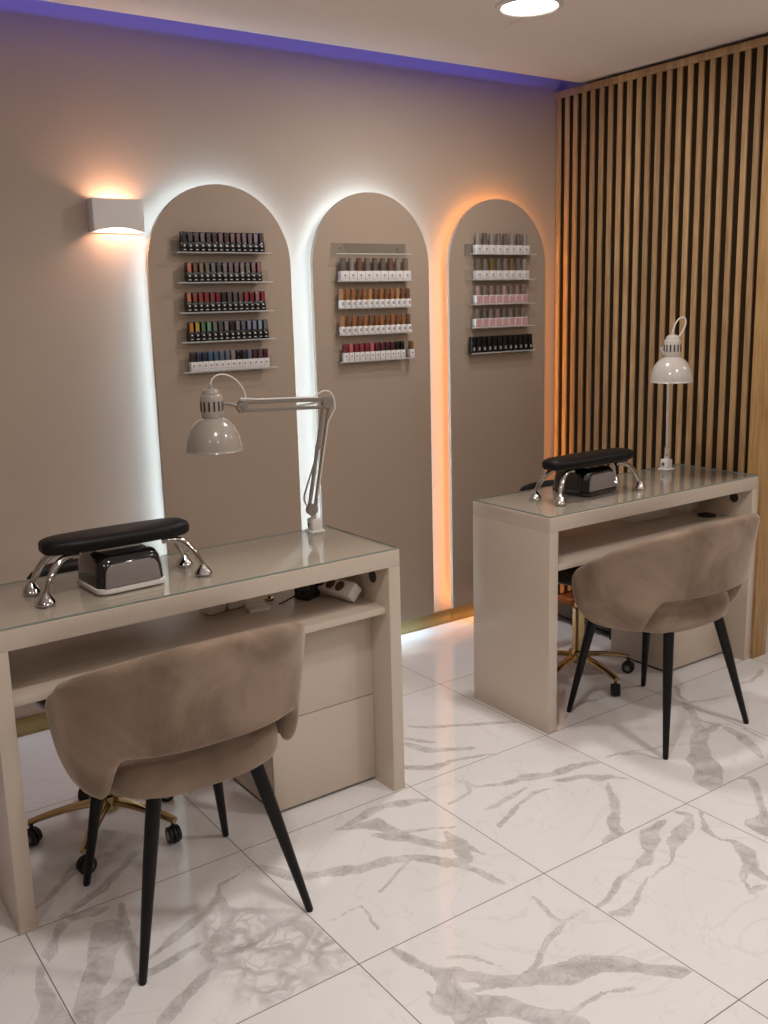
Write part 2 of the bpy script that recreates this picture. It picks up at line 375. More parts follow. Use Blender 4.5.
def build_floor():
    gx0, gx1, gy0, gy1, st = -.10, 3.60, 1.20, 3.50, .006
    nx = int(round((gx1-gx0)/st)); ny = int(round((gy1-gy0)/st))
    xs = np.linspace(gx0, gx1, nx+1); ys = np.linspace(gy0, gy1, ny+1)
    X, Y = np.meshgrid(xs, ys)                  # (ny+1, nx+1)
    sd = np.full(X.shape, .06); web = np.zeros(X.shape)
    tile = lambda x, y: (np.floor((x-TX)/.6), np.floor((y-TY)/.6))
    tu, tv = tile(X, Y)
    WX = np.zeros(X.shape); WY = np.zeros(X.shape); WN = np.ones(X.shape); rs = np.random.RandomState(3)
    for fr in (7, 12, 20, 33, 55, 90, 150):
        for A_ in range(3):
            th = rs.rand()*6.283; ph = rs.rand(3)*6.283; q = (X*np.cos(th)+Y*np.sin(th))*fr+1.5*np.sin((Y*np.cos(th)-X*np.sin(th))*fr*.6+ph[2])
            WX += .055/fr*np.sin(q+ph[0]); WY += .055/fr*np.sin(q*1.1+ph[1])
            if fr < 60: WN += .11*np.sin(q*.9+ph[2])
    WN = np.clip(WN, .25, 1.9)
    for poly in VEINS:
        poly = list(poly)
        for end in (0, -1):                    # let wide bands run out to a thin tip
            p0, p1 = poly[end], poly[1 if end == 0 else -2]
            if p0[2] > .007:
                L_ = math.hypot(p0[0]-p1[0], p0[1]-p1[1])+1e-6; e_ = min(.07, 3.0*p0[2])
                tip = (p0[0]+(p0[0]-p1[0])/L_*e_, p0[1]+(p0[1]-p1[1])/L_*e_, -.004)
                poly = [tip]+poly if end == 0 else poly+[tip]
        a, b = tile(*np.mean([q[:2] for q in poly], axis=0))
        sel = (tu == a) & (tv == b)
        xx, yy = X[sel]+WX[sel], Y[sel]+WY[sel]; cur = sd[sel]; wn_ = WN[sel]
        for (x0, y0, w0), (x1, y1, w1) in zip(poly, poly[1:]):
            dx, dy = x1-x0, y1-y0; L2 = dx*dx+dy*dy+1e-9
            t = np.clip(((xx-x0)*dx+(yy-y0)*dy)/L2, 0, 1)
            cur = np.minimum(cur, np.hypot(xx-x0-t*dx, yy-y0-t*dy)-(w0+(w1-w0)*t)*VW*wn_)
        sd[sel] = cur
    a, b = tile(.95, 1.85); sel = (tu == a) & (tv == b)
    for x, y in WEB:
        web[sel] = np.maximum(web[sel], np.clip(1.4-np.hypot(X[sel]-x, Y[sel]-y)/.10, 0, 1))
    nv = X.size
    co = np.stack([X.ravel(), Y.ravel(), np.zeros(nv)], 1)
    ex = np.array([(RX0, RY0, 0), (RX1, RY0, 0), (RX1, gy0, 0), (RX0, gy0, 0), (gx0, gy0, 0), (gx0, gy1, 0), (RX0, gy1, 0), (gx1, gy0, 0), (gx1, gy1, 0), (RX1, gy1, 0)])
    i = np.arange(nx*ny); r, c = i//nx, i % nx; v0 = r*(nx+1)+c
    q = np.stack([v0, v0+1, v0+nx+2, v0+nx+1], 1)
    q = np.concatenate([q, nv+np.array([(0, 1, 2, 3), (3, 4, 5, 6), (7, 2, 9, 8)])])
    co = np.concatenate([co, ex])
    me = bpy.data.meshes.new('floor')
    me.vertices.add(len(co)); me.vertices.foreach_set('co', co.ravel())
    me.loops.add(q.size); me.loops.foreach_set('vertex_index', q.ravel().astype(np.int32))
    me.polygons.add(len(q)); me.polygons.foreach_set('loop_start', np.arange(0, q.size, 4, dtype=np.int32))
    me.update(); me.validate()
    for nm, arr, dv in (('vein', sd, .06), ('web', web, 0)):
        at = me.attributes.new(nm, 'FLOAT', 'POINT')
        at.data.foreach_set('value', np.concatenate([arr.ravel(), np.full(len(ex), dv)]).astype(np.float32))
    me.materials.append(M_floor)
    o = bpy.data.objects.new('floor', me); COL.objects.link(o); structure(o)
build_floor()

def wallbox(name, a, m): return structure(B().box(*a).done(name, m))
wallbox('wall_back', (RX0-.1, RX1+.1, YW, YW+.1, 0, ZT), M_wall)
wallbox('wall_left', (RX0-.1, RX0, RY0, YW, 0, ZT), M_wall)
wallbox('wall_front', (RX0-.1, RX1+.1, RY0-.1, RY0, 0, ZT), M_wall)
wallbox('wall_right', (RX1, RX1+.1, RY0, YW, 0, ZT), M_wall)
wallbox('ceiling', (RX0, RX1, RY0, YC, ZC, ZC+.03), M_ceil)
wallbox('ceiling_cove', (RX0-.1, RX1+.1, RY0-.1, YW+.1, ZT, ZT+.1), M_ceil)
b = B(); x = RX0
while x < XS-.01:                              # gilt skirting tiles with thin joints
    x1 = min(x+.6, XS); b.box(x+.001, x1-.001, YW-.008, YW, .006, .068, .0015, 0); x = x1
b.box(RX0, XS, YW-.010, YW, 0, .006, 0, 1)
structure(b.done('baseboard_back', [M_goldb, M_gold]))
# slatted oak partition
part = structure(B().box(XS+.0095, XS+.085, 2.338, YW, 0, 2.475).done('wall_slatted', M_oakdark))
b = B()
for k in range(21):
    yc = 3.438-.0533*k; b.box(XS, XS+.0095, yc-.0128, yc+.0128, .0, 2.445, .0012, seg=1)
b.done('slats', M_oak, part)
B().box(XS-.004, XS+.085, 2.27, YW, 2.445, 2.475, .001).done('top_rail', M_oak, part)
B().box(XS-.004, XS+.088, 2.268, 2.338, 0, 2.445, .002).done('end_board', M_oakend, part)

# ------------------------------------------------------------------ lamps of the room
M_led_w = emit('led_cool_white', (.52, .77, 1, 1), LEDW)
M_led_o = emit('led_amber', (1, .40, .08, 1), LEDO)
M_led_b = emit('led_blue', (.05, .07, 1, 1), LEDB)
M_down = emit('downlight_diffuser', (1, .93, .84, 1), DOWNV)
M_bulb = emit('sconce_bulb', (1, .58, .40, 1), BULB)

tag(B().box(RX0+.05, XS-.1, 3.19, 3.205, 2.537, 2.547).done('led_strip', M_led_b), 'blue LED strip hidden in the ceiling cove along the back wall', 'light strip')

def downlight(x, y):
    t = thing('ceiling_downlight', 'round white recessed downlight glowing in the ceiling near the slatted wall', 'ceiling light', (x, y, ZC))
    prof = [(.094, -.0005), (.094, -.006), (.100, -.010), (.114, -.006), (.116, -.0005)]
    B().lathe(prof, seg=40, cap=False).done('trim_ring', M_white, t)
    B().lathe([(.093, -.001), (.093, -.004)], seg=40).done('diffuser', M_down, t)
    B().tube([(.045, .030, -.006), (.06, .10, -.010), (.094, .225, -.010)], .0011, 6).done('loose_wire', M_white, t)
downlight(2.445, 2.556)
def lampdisc(x, y, p, size=.19):
    l = bpy.data.lights.new('downlight', 'AREA'); l.shape = 'DISK'; l.size = size; l.energy = p; l.color = LCOL
    o = bpy.data.objects.new('downlight', l); COL.objects.link(o); o.location = (x, y, ZC-.012)
for x, y, p in DOWN: lampdisc(x, y, p)

def arch_outline(hw, z0, apex, n=40):
    zs = apex-hw
    return [(-hw, z0), (hw, z0)] + [(hw*math.cos(PI*k/n), zs+hw*math.sin(PI*k/n)) for k in range(n+1)]
def arch_panel(cx, label, mled, hw=.295):
    t = thing('arch_panel', label, 'wall panel', (cx, YW, 0), 0)
    y1 = -.050; y0 = y1-.018
    B().prism(arch_outline(hw, .090, 1.968), lambda u, v, d: (u, d, v), y0, y1, .0015).done('panel', M_panel, t)
    for sx in (-1, 1):
        for z in (.35, 1.45): B().lathe([(.012, -.003), (.012, y1)], (sx*.15, 0, z), 16, 0, Matrix(((1, 0, 0), (0, 0, 1), (0, 1, 0)))).done('standoff', M_chrome, t)
    # light strip: a flat band looking outward, set in from the outline, in the gap behind the panel
    o = arch_outline(hw-LEDIN, .088+.012, 1.968-LEDIN); i_ = arch_outline(hw-LEDIN-.003, .088+.015, 1.968-LEDIN-.003)
    b = B(); n = len(o); ya, yb = -.047, -.031
    rings = [[Vector((u, y, v)) for u, v in q] for q, y in ((o, ya), (o, yb), (i_, yb), (i_, ya), (o, ya))]
    b.loft(rings, cap=False).done('led_strip', mled, t)
    return t
A1, A2, A3 = 1.661, 2.352, 3.056
arch_panel(A1, 'leftmost arched beige wall panel with cool white backlight, beside the wall sconce', M_led_w)
arch_panel(A2, 'middle arched beige wall panel with cool white backlight around it', M_led_w)
arch_panel(A3, 'right arched beige wall panel with amber backlight, next to the slatted wall', M_led_o)

# wall sconce
t = thing('wall_sconce', 'white up-and-down wall sconce left of the arched panels', 'wall light', (1.274, YW, 1.790))
W2, Hs, D = .092, .114, .060
n = 16
top = [(-W2+2*W2*k/n, Hs-.005*math.sin(PI*k/n)) for k in range(n+1)]; bot = [(W2-2*W2*k/n,   .014*math.sin(PI*k/n)) for k in range(n+1)]
B().prism(top+bot, lambda u, v, d: (u, d, v), -D, -D+.004, .0008).done('front_shield', M_white, t)
for s in (-1, 1): B().box(min(s*W2, s*(W2-.004)), max(s*W2, s*(W2-.004)), -D+.004, 0, 0, Hs, .0008).done('side_plate', M_white, t)
B().box(-W2+.004, W2-.004, -.004, 0, 0, Hs).done('back_plate', M_white, t)
B().tube([(-.045, -.038, Hs/2), (.045, -.038, Hs/2)], .010, 12).done('bulb', M_bulb, t)
for s in (-1, 1): B().box(s*.052-.005, s*.052+.005, -.050, -.004, Hs/2-.014, Hs/2+.012).done('bulb_holder', M_white, t)

# ------------------------------------------------------------------ desks
ZD = .79; DL, DD, DT = 1.197, .404, .042
GL = .006
def make_desk(label, x, y, rz, L):
    t = thing('nail_desk', label, 'desk', (x, y, 0), rz)
    z1 = ZD-GL; z0 = .733
    B().box(0, L, 0, DD, z0, z1, .0015).done('tabletop', M_desk, t)
    for nm, xa in (('side_panel', 0), ('side_panel', L-DT)):
        p = B().box(xa, xa+DT, 0, DD, .0, z0, .0012).done(nm, M_desk, t)
        B().box(xa-.0012, xa+DT+.0012, -.0012, DD+.0012, .0, .014, .0006).done('foot_strip', M_desk, p)
        if xa > 0:                             # cable hole lined with a dark grommet
            mx = Matrix.Translation((xa, .082, .690)) @ Matrix.Rotation(PI/2, 4, 'Y')
            B().lathe([(.021, -.004), (.024, -.004), (.024, .002), (.021, .002)], mx=mx, cap=False).lathe([(.021, -.003), (.021, -.001)], mx=mx, m=1).done('cable_hole', [M_desk_in, M_dark], p)
    B().box(DT, L-DT, .018, DD-.02, .585, .606, .001).done('shelf', M_desk_in, t)
    c = B().box(L-DT-.370, L-DT-.0005, .112, DD, .01, .585, .001).done('drawer_cabinet', M_desk_in, t)
    for za, zb in ((.012, .296), (.2985, .583)):
        B().box(L-DT-.372, L-DT-.001, .100, .112, za, zb, .0008).done('front_panel', M_desk, c)
    B().box(L-DT-.365, L-DT-.003, .118, DD-.01, 0, .011).done('plinth', M_dark, c)
    return t
desk1 = make_desk('glossy beige nail desk in the left foreground, in front of the left arched panel', .461, 2.279, .009, 1.197)
desk2 = make_desk('glossy beige nail desk standing against the oak slatted wall', 2.288, 2.285, -.004, 1.187)
for nm, lb, (x, y, rz, L) in (('glass_sheet', 'clear glass sheet covering the left desk top', (.461, 2.279, .009, 1.197)), ('glass_sheet', 'clear glass sheet covering the top of the desk by the slatted wall', (2.288, 2.285, -.004, 1.187))):
    g = B().box(.003, L-.003, .003, DD-.003, ZD-GL+.0005, ZD, .0006, seg=1).done(nm, [M_glass, M_gedge])
    for p_ in g.data.polygons:
        if abs(p_.normal.z) < .9: p_.material_index = 1
    g.location = (x, y, 0); g.rotation_euler = (0, 0, rz)
    tag(g, lb, 'glass sheet')

# ------------------------------------------------------------------ velvet chairs
def make_chair(label, x, y, rz):
    t = thing('velvet_chair', label, 'chair', (x, y, 0), rz, 'taupe velvet chairs at the desks')
    ss = lambda v, a, b: (lambda q: q*q*(3-2*q))(min(1, max(0, (v-a)/(b-a))))
    NS, NH = 84, 14
    sB = .60
    def top(s):
        a = abs(s); z = float(np.interp(a, [0, .1, .2, .3, .4, .5, .6, .7, .8, .9, 1], [.803, .800, .789, .773, .752, .725, .692, .660, .634, .602, .565]))
        if a > .93: z -= .055*(1-math.sqrt(max(0, 1-((a-.93)/.07)**2)))
        return z
    def low(s):
        a = abs(s); z = .540-.004*(a/.4)-.118*ss(a, .30, .46)
        z -= .012*ss(a, .5, .75)
        if a > .80: z += .10*(1-math.sqrt(max(0, 1-((a-.80)/.20)**2)))
        return z
    def P(s, z):
        k = min(1.1, max(0.0, (z-.41)/.39)); kk = k**.75
        a = .246+.050*k**.5; yb = -.218-.070*k; yc = -.03; yf = .150+.02*math.sin(PI*min(1, k))
        q = abs(s)
        if q < sB:
            ph = q/sB*PI/2
            X = a*math.sin(ph)**.86; Y = yc-(yc-yb)*max(0, math.cos(ph))**.86
        else:
            u = (q-sB)/(1-sB); X = a-.012*u*u; Y = yc+(yf-yc)*u
        return Vector((math.copysign(X, s), Y, z))
    b = B(); th = .019
    ssamp = [-1+2*i/NS for i in range(NS+1)]
    mid = []
    for s in ssamp:
        zl, zt = low(s), top(s)
        mid.append([P(s, zl+(zt-zl)*j/NH) for j in range(NH+1)])
    def nrm(i, j):
        a = mid[min(i+1, NS)][j]-mid[max(i-1, 0)][j]; c = mid[i][min(j+1, NH)]-mid[i][max(j-1, 0)]
        n_ = a.cross(c); return n_.normalized() if n_.length > 1e-9 else Vector((0, -1, 0))
    rings = []
    for i in range(NS+1):
        out_, in_ = [], []
        for j in range(NH+1):
            n_ = nrm(i, j)
            e = min(1, (min(j, NH-j)+.35)/1.6); f = min(1, (min(i, NS-i)+.6)/3); w = th*math.sqrt(1-(1-e)**2)*math.sqrt(1-(1-f)**2)
            c = mid[i][j]
            out_.append(c+n_*w); in_.append(c-n_*w)
        rings.append(out_+in_[::-1])
    b.loft(rings)
    o = b.done('backrest', M_velvet, t, sharp=80)
    o.modifiers.new('s', 'SUBSURF').levels = 1; o.modifiers['s'].render_levels = 1
    # seat: rounded, slightly domed cushion
    rs = []
    for ins, z in ((.045, .402), (.018, .405), (.004, .416), (0, .432), (0, .462), (.004, .480), (.016, .492), (.05, .501), (.12, .506), (.19, .507)):
        rs.append(superell(.234-ins, .230-ins, 3.0, 48, 0, .030, z))
    B().loft(rs).done('seat', M_velvet, t, sharp=80)
    for (fx, fy), (tx, ty) in (((-.224, -.223), (-.135, -.150)), ((.222, -.223), (.125, -.150)), ((-.200, .240), (-.145, .165)), ((.209, .232), (.145, .165))):
        B().tube([(tx, ty, .415), (tx+(fx-tx)*.35, ty+(fy-ty)*.35, .275), (fx, fy, .004), (fx, fy, 0)], [.0185, .0165, .0095, .008], 16).done('leg', M_black, t)
    return t
make_chair('taupe velvet chair with black legs at the left desk, in the foreground', .864, 2.150, 0)
make_chair('taupe velvet chair with black legs at the desk by the slatted wall', 2.683, 2.132, 0)

# ------------------------------------------------------------------ stools on castors
def make_stool(label, x, y, a0, yaw):
    t = thing('rolling_stool', label, 'stool', (x, y, 0), 0, 'rolling stools behind the desks')
    B().lathe([(.030, .07), (.034, .075), (.034, .12), (.026, .125), (.026, .30), (.018, .302), (.018, .43)], seg=24).done('column', M_gold, t)
    rr = [(.10, .428), (.150, .432), (.172, .444), (.178, .462), (.174, .482), (.158, .497), (.10, .504), (.02, .505)]
    B().lathe(rr, seg=40).done('seat', M_seat_gloss, t, sharp=70)
    c, s = math.cos(yaw), math.sin(yaw); R = lambda p: (p[0]*c-p[1]*s, p[0]*s+p[1]*c, p[2])
    pts = [R(p) for p in ((0, .10, .435), (0, .19, .43), (0, .235, .47), (0, .245, .62), (0, .243, .73))]
    B().tube(bez(pts, 14), .009, 10).done('back_bar', M_gold, t)
    rings = []
    for k in range(25):                        # curved padded backrest
        a = PI/2+yaw+(-.80+1.6*k/24); e = math.sqrt(max(.02, 1-abs(-1+2*k/24)**5)); hh = .060*e; tt = .020*e
        ring = []
        for q in range(12):
            w = 2*PI*q/12; r = .232+tt*math.copysign(abs(math.cos(w))**.7, math.cos(w)); z = .722+hh*math.copysign(abs(math.sin(w))**.6, math.sin(w))
            ring.append(Vector((r*math.cos(a), r*math.sin(a), z)))
        rings.append(ring)
    B().loft(rings).done('backrest', M_leather, t, sharp=70)
    for k in range(5):
        a = a0+2*PI*k/5; u = Vector((math.cos(a), math.sin(a), 0)); v = Vector((-u.y, u.x, 0)); Z = Vector((0, 0, 1))
        rings = []
        for i in range(9):
            q = i/8; r = .02+.205*q; z = .098-.030*q*q; w = .019-.005*q; h = .011-.003*q
            rings.append([u*r+v*(w*math.cos(g))+Z*(z+h*math.sin(g)) for g in (2*PI*m_/10 for m_ in range(10))])
        l = B().loft(rings).done('leg', M_gold, t)
        p = u*.217; b = B()
        ax = (u*.6+v*.8).normalized()
        mx = Matrix.Translation(p+Z*.024) @ ax.to_track_quat('Z', 'Y').to_matrix().to_4x4()
        for sg in (-1, 1): b.lathe([(.010, sg*.005), (.021, sg*.005), (.024, sg*.008), (.024, sg*.015), (.021, sg*.018), (.006, sg*.018)], seg=20, mx=mx)
        b.lathe([(.026, -.004), (.026, .004)], seg=16, mx=mx @ Matrix.Translation((0, 0, 0)))
        for sg in (-1, 1): b.lathe([(.010, sg*.0181), (.012, sg*.0186), (.0105, sg*.019)], seg=16, mx=mx, m=1)
        b.tube([p+Z*.045, p+Z*.068], .006, 8)
        b.done('castor', [M_rubber, M_visor], l)
    return t
make_stool('black rolling stool with gilt star base, behind the left desk', .812, 2.622, math.radians(18), math.radians(-14))
make_stool('black rolling stool with gilt star base, behind the desk by the slatted wall', 2.755, 2.583, math.radians(-24), 0)

# ------------------------------------------------------------------ things on the desks
ZG = ZD
def stadium(L, r, n=14):
    return [(L/2-r+r*math.cos(-PI/2+PI*k/n), r*math.sin(-PI/2+PI*k/n)) for k in range(n+1)] + [(-L/2+r+r*math.cos(PI/2+PI*k/n), r*math.sin(PI/2+PI*k/n)) for k in range(n+1)]
def make_rest(label, x, y, rz, a=.203):
    t = thing('hand_rest', label, 'hand rest', (x, y, ZG), rz, 'padded hand rests on the desks')
    rings = []
    for ins, z in ((.022, .113), (.006, .115), (.0, .122), (0, .139), (.004, .146), (.014, .151), (.034, .154), (.052, .155)):
        rings.append(superell(a-ins, .063-ins, 3.3, 56, 0, 0, z))
    B().loft(rings).done('cushion', M_leather, t, sharp=70)
    for sx in (-1, 1):
        for sy in (-1, 1):
            l = B().tube(bez([(sx*.115, sy*.030, .104), (sx*.178, sy*.038, .116), (sx*.195, sy*.056, .070), (sx*.217, sy*.064, .022)], 14), [.0085]*3+[.0098]*9+[.0080]*3, 14).done('leg', M_chrome, t)
            B().lathe([(.0235, 0), (.0245, .003), (.0225, .009), (.014, .021), (.0085, .030)], (sx*.217, sy*.064, 0), 20).done('foot', M_chrome, l)
            
    return t
make_rest('black padded hand rest on chrome legs atop the left desk', .853, 2.475, 0)
make_rest('black padded hand rest on chrome legs atop the desk by the slatted wall', 2.688, 2.482, 0, .220)

def rrect(a, b, r, n=5):
    p = []
    for cx, cy, a0 in ((a-r, b-r, 0), (-a+r, b-r, PI/2), (-a+r, -b+r, PI), (a-r, -b+r, 3*PI/2)):
        for k in range(n+1):
            g = a0+PI/2*k/n; p.append((cx+r*math.cos(g), cy+r*math.sin(g)))
    return p
def make_uv(label, x, y, rz, base):
    t = thing('nail_lamp', label, 'nail lamp', (x, y, ZG), rz, 'curing lamps under the hand rests')
    rings = [[Vector((u, v, z)) for u, v in rrect(.098-i, .092-i, .03)] for i, z in ((.003, 0), (0, .003), (0, .012), (.003, .015))]
    B().loft(rings).done('base', base, t)
    rings = [[Vector((u, v+.001, z)) for u, v in rrect(.094-i, .088-i, .028)] for i, z in ((0, .015), (.002, .05), (.006, .078), (.014, .092), (.022, .096))]
    B().loft(rings).done('housing', M_gloss, t, sharp=50)
    B().loft([[Vector((u, v, z)) for u, v in rrect(.062, .056, .02)] for z in (.0955, .0985)]).done('top_plate', M_gloss, t)
    # curved grey visor closing the front opening
    poly = [(-.080, .0165), (.076, .0165), (.070, .060), (.062, .072), (.048, .077), (-.052, .077), (-.066, .072), (-.074, .060)]
    B().prism(poly, lambda u, v, d: (u, -.0885+d+.06*(v-.0165)*.9, v), -.004, .003, .001).done('visor', M_visor, t)
    return t
make_uv('black nail curing lamp with white base under the left desk hand rest', .858, 2.480, .05, M_white)
make_uv('black nail curing lamp under the hand rest by the slatted wall', 2.722, 2.535, .08, M_gloss)

def dome(b, c, ax, Rr=.083, m=0):
    """reflector dome with an inner skin; c = centre of the rim, ax = matrix whose z points up the lamp head"""
    prof = []
    for k in range(15):
        a = PI/2*k/14*.86; prof.append((Rr*math.cos(a)**.92, .104*math.sin(a)))
    outer = prof+[(.031, .106)]
    inner = [(max(.02, r-.002), z-.002) for r, z in outer][::-1]
    pr = [(Rr+.0012, -.001)]+outer+inner+[(Rr-.001, -.001)]
    pr.append(pr[0]); b.lathe(pr, c, 40, m, ax, cap=False)
def make_desk_lamp(label, base, foot, elbow, wrist, rim, ax, armm, headm, spread, basem):
    base, foot, elbow, wrist, rim = (Vector(v) for v in (base, foot, elbow, wrist, rim))
    t = thing('desk_lamp', label, 'lamp', base, 0, 'jointed desk lamps')
    L = lambda v: Vector(v)-base
    B().box(-.026, .026, -.024, .024, 0, .008, .002).box(-.018, .018, -.018, .018, .008, .046, .004).tube([(0, 0, .046), L(foot)], .010, 12).box(-.022, -.018, -.006, .006, .018, .034, .001, 1).done('base_clamp', [basem, M_dark], t)
    pl = ((elbow-foot).cross(wrist-elbow)).normalized(); d1 = (elbow-foot).normalized(); s1 = d1.cross(pl).normalized()
    d2 = (wrist-elbow).normalized(); s2 = Vector((0, 0, -1)); s2 = (s2-d2*s2.dot(d2)).normalized()
    f, e, w = L(foot), L(elbow), L(wrist)
    s3 = s1 if s1.dot(d2) > 0 else -s1
    b = B()
    b.tube([f-s1*spread, e-s1*spread], .0062, 10).tube([f+s1*spread, e+s1*spread], .0062, 10)
    b.tube([f+s3*.012, f+s3*.034+d1*.03, f+s3*.036+d1*.045, f+s3*.004+d1*.21], .0030, 8)
    b.tube([f+s1*.018+d1*.205, f-s1*.018+d1*.205], .0045, 8)
    b.done('lower_arm', armm, t)
    b = B(); off = .024
    b.tube([e, w], .0060, 10).tube([e+s2*off, w+s2*off+d2*-.01], .0055, 10)
    b.tube([e+s2*.004, e+d2*.07+s2*.012, e+d2*.15+s2*off], .0034, 8)
    b.done('upper_arm', armm, t)
    q = pl.to_track_quat('Z', 'Y').to_matrix().to_4x4()
    for p, r in ((f, .019), (e+s2*.008, .019), (w+s2*.012, .017)):
        B().lathe([(r*.6, -.010), (r, -.008), (r, .008), (r*.6, .010)], p, 20, 0, q).done('joint', armm, t)
    # head
    up = ax @ Vector((0, 0, 1)); c = L(rim)
    b = B(); dome(b, c, ax); sh = b.done('lamp_shade', headm, t, sharp=60)
    b = B()
    b.lathe([(.031, .098), (.0335, .104), (.0335, .158), (.031, .164), (.026, .168), (.026, .174), (.018, .182), (.007, .184), (.006, .195)], c, 28, 0, ax)
    for k in range(14):
        g = 2*PI*k/14
        mx = Matrix.Translation(c) @ ax.to_4x4() @ Matrix.Rotation(g, 4, 'Z')
        b.box(.0325, .0341, -.0028, .0028, .118, .146, 0, 1, mx)
    b.done('socket_housing', [headm, M_dark], t, sharp=50)
    B().lathe([(.004, .02), (.022, .03), (.028, .05), (.02, .075), (.014, .10)], c, 20, 0, ax).done('bulb', M_white, t)
    hp = c+ax @ Vector((0, 0, .135)); hd = (w-hp); hd = (hd-up*hd.dot(up)).normalized()
    B().tube([hp+hd*.03, hp+hd*.048, w+s2*.012], [.005, .005, .006], 10).tube([w+s2*.030-d2*.0, w-s2*.006, ], .011, 12).tube([w+s2*.012+pl*.016, w+s2*.012-pl*.016], .008, 12).done('swivel_joint', armm, t)
    return t, c, up, w, e, s2, d2, f
I3 = Matrix.Identity(3)
t, c, up, w, e, s2, d2, f = make_desk_lamp('off-white jointed desk lamp painted as unlit, clamped to the left desk, head stretched leftward', (1.570, 2.638, ZD), (1.552, 2.620, .870), (1.612, 2.60, 1.222), (1.312, 2.60, 1.236), (1.213, 2.60, 1.102), I3, M_arm, M_lamp, .011, M_white)
B().tube(bez([c+Vector((0, 0, .193)), c+Vector((.005, 0, .25)), c+Vector((.11, 0, .235)), c+Vector((.125, 0, .15)), w+Vector((.02, 0, -.01)), w+Vector((-.01, -.01, .014))], 24)+[Vector(w).lerp(e, k/6)+Vector((0, -.006, .009)) for k in range(1, 6)]+bez([e+Vector((-.05, -.006, .010)), e+Vector((-.02, -.006, .04)), e+Vector((.03, -.006, .04)), e+Vector((.024, -.008, -.03))], 10)+[e.lerp(f, .2)+Vector((.012, -.006, 0)), e.lerp(f, .9)+Vector((.012, -.006, 0))], .0024, 8).done('cord', M_white, t)
v = Vector((-.78, -.62, 0)).normalized()
el = Vector((3.285, 2.600, 1.215)); wr = el+v*.20+Vector((0, 0, .06))
rim = Vector((3.137, 2.468, 1.183)) if LAMP2RIM is None else Vector(LAMP2RIM)
t, c, up, w, e, s2, d2, f = make_desk_lamp('pale jointed desk lamp on the desk by the slatted wall, head facing forward', (3.308, 2.615, ZD), (3.306, 2.612, .868), el, wr, rim, I3, M_lampw, M_lampw, .009, M_white)
cl = c+Vector((0, 0, .193)); rv = Vector((.82, -.57, 0))
B().tube(bez([cl, cl+rv*.004+Vector((0, 0, .03)), cl+rv*.015+Vector((0, 0, .09)), cl+rv*.085+Vector((0, 0, .085)), cl+rv*.07+Vector((0, 0, .0)), cl+rv*.012-v*.02+Vector((0, 0, .0)), w+Vector((0, 0, .01))], 30), .0030, 8).done('cord', M_white, t)

# ------------------------------------------------------------------ things on the desk shelves
ZS = .606
t = thing('power_strip', 'white power strip lying on the left desk shelf', 'power strip', (1.578, 2.400, ZS+.0185), math.radians(11)); t.rotation_euler.y = math.radians(-44)
B().box(-.026, .026, 0, .24, 0, .042, .006, mx=None).done('case', M_paper, t)
for k in range(4):
    yk = .054+.042*k; s = B().lathe([(.0175, .0422), (.0175, .0432), (.016, .0425)], (0, yk, 0), 20).done('socket', M_sock, t)
    B().lathe([(.0026, .0434), (.0026, .0438)], (-.007, yk, 0), 8).lathe([(.0026, .0434), (.0026, .0438)], (.007, yk, 0), 8).done('pin_hole', M_dark, s)
t = thing('plug_adapter', 'black plug adapter beside the white power strip, its cord trailing left', 'adapter', (1.478, 2.545, ZS), math.radians(25))
B().box(-.035, .035, -.028, .028, 0, .062, .006).done('body', M_gloss, t)
B().tube(bez([(-.034, 0, .02), (-.06, 0, .03), (-.07, .03, .004), (-.105, .035, .004)], 14), .0025, 8).done('cord', M_black, t)
tag(B().lathe([(.014, 0), (.015, .004), (.014, .009), (.006, .011)], seg=18).lathe([(.006, .011), (.006, .016)], seg=12).done('brass_cap', M_gold, loc=(1.37, 2.60, ZS)), 'small round brass cap on the left desk shelf at the end of the black cord', 'cap')
for x, y, lb in ((1.178, 2.605, 'white rounded tray on the left desk shelf, nearest to the hand rest'), (1.252, 2.615, 'white rounded tray on the left desk shelf, between its twin and the white card')):
    b = B().loft([[Vector((u, v, z)) for u, v in rrect(.034-i, .03-i, .012)] for i, z in ((.006, 0), (.001, .004), (0, .02), (0, .05))], cap=True)
    o = b.done('rounded_tray', M_paper); o.location = (x, y, ZS); o.rotation_euler = (0, 0, .2); tag(o, lb, 'tray', 'rounded trays on the left desk shelf')
o = B().box(-.034, .034, -.024, .024, 0, .012, .002).box(-.030, .030, -.020, .020, .012, .0135, .0005).done('card_box', M_paper); o.location = (1.295, 2.535, ZS); o.rotation_euler = (0, 0, -.1)
tag(o, 'flat white card box on the left desk shelf in front of the trays', 'box')
t = thing('tissue_box', 'white carton on the shelf of the desk by the slatted wall', 'box', (3.150, 2.600, ZS))
B().box(-.112, .112, -.045, .06, 0, .085, .002).done('carton', M_paper, t); B().box(-.112, .112, -.046, .061, .060, .0862, .001).done('lid', M_paper, t)
o = B().lathe([(.022, 0), (.024, .003), (.024, .045), (.018, .05), (.018, .062), (.012, .064)], seg=24).done('small_jar', M_paper); o.location = (3.385, 2.565, ZS)
tag(o, 'small white jar right of the carton on the slatted-wall desk shelf', 'jar')
o = B().lathe([(.018, 0), (.036, 0), (.038, .003), (.036, .007), (.018, .007), (.018, 0)], seg=28, cap=False).done('tape_roll', M_rubber); o.location = (3.372, 2.450, ZS)
tag(o, 'flat black ring lying on the slatted-wall desk shelf near the cable hole', 'ring')

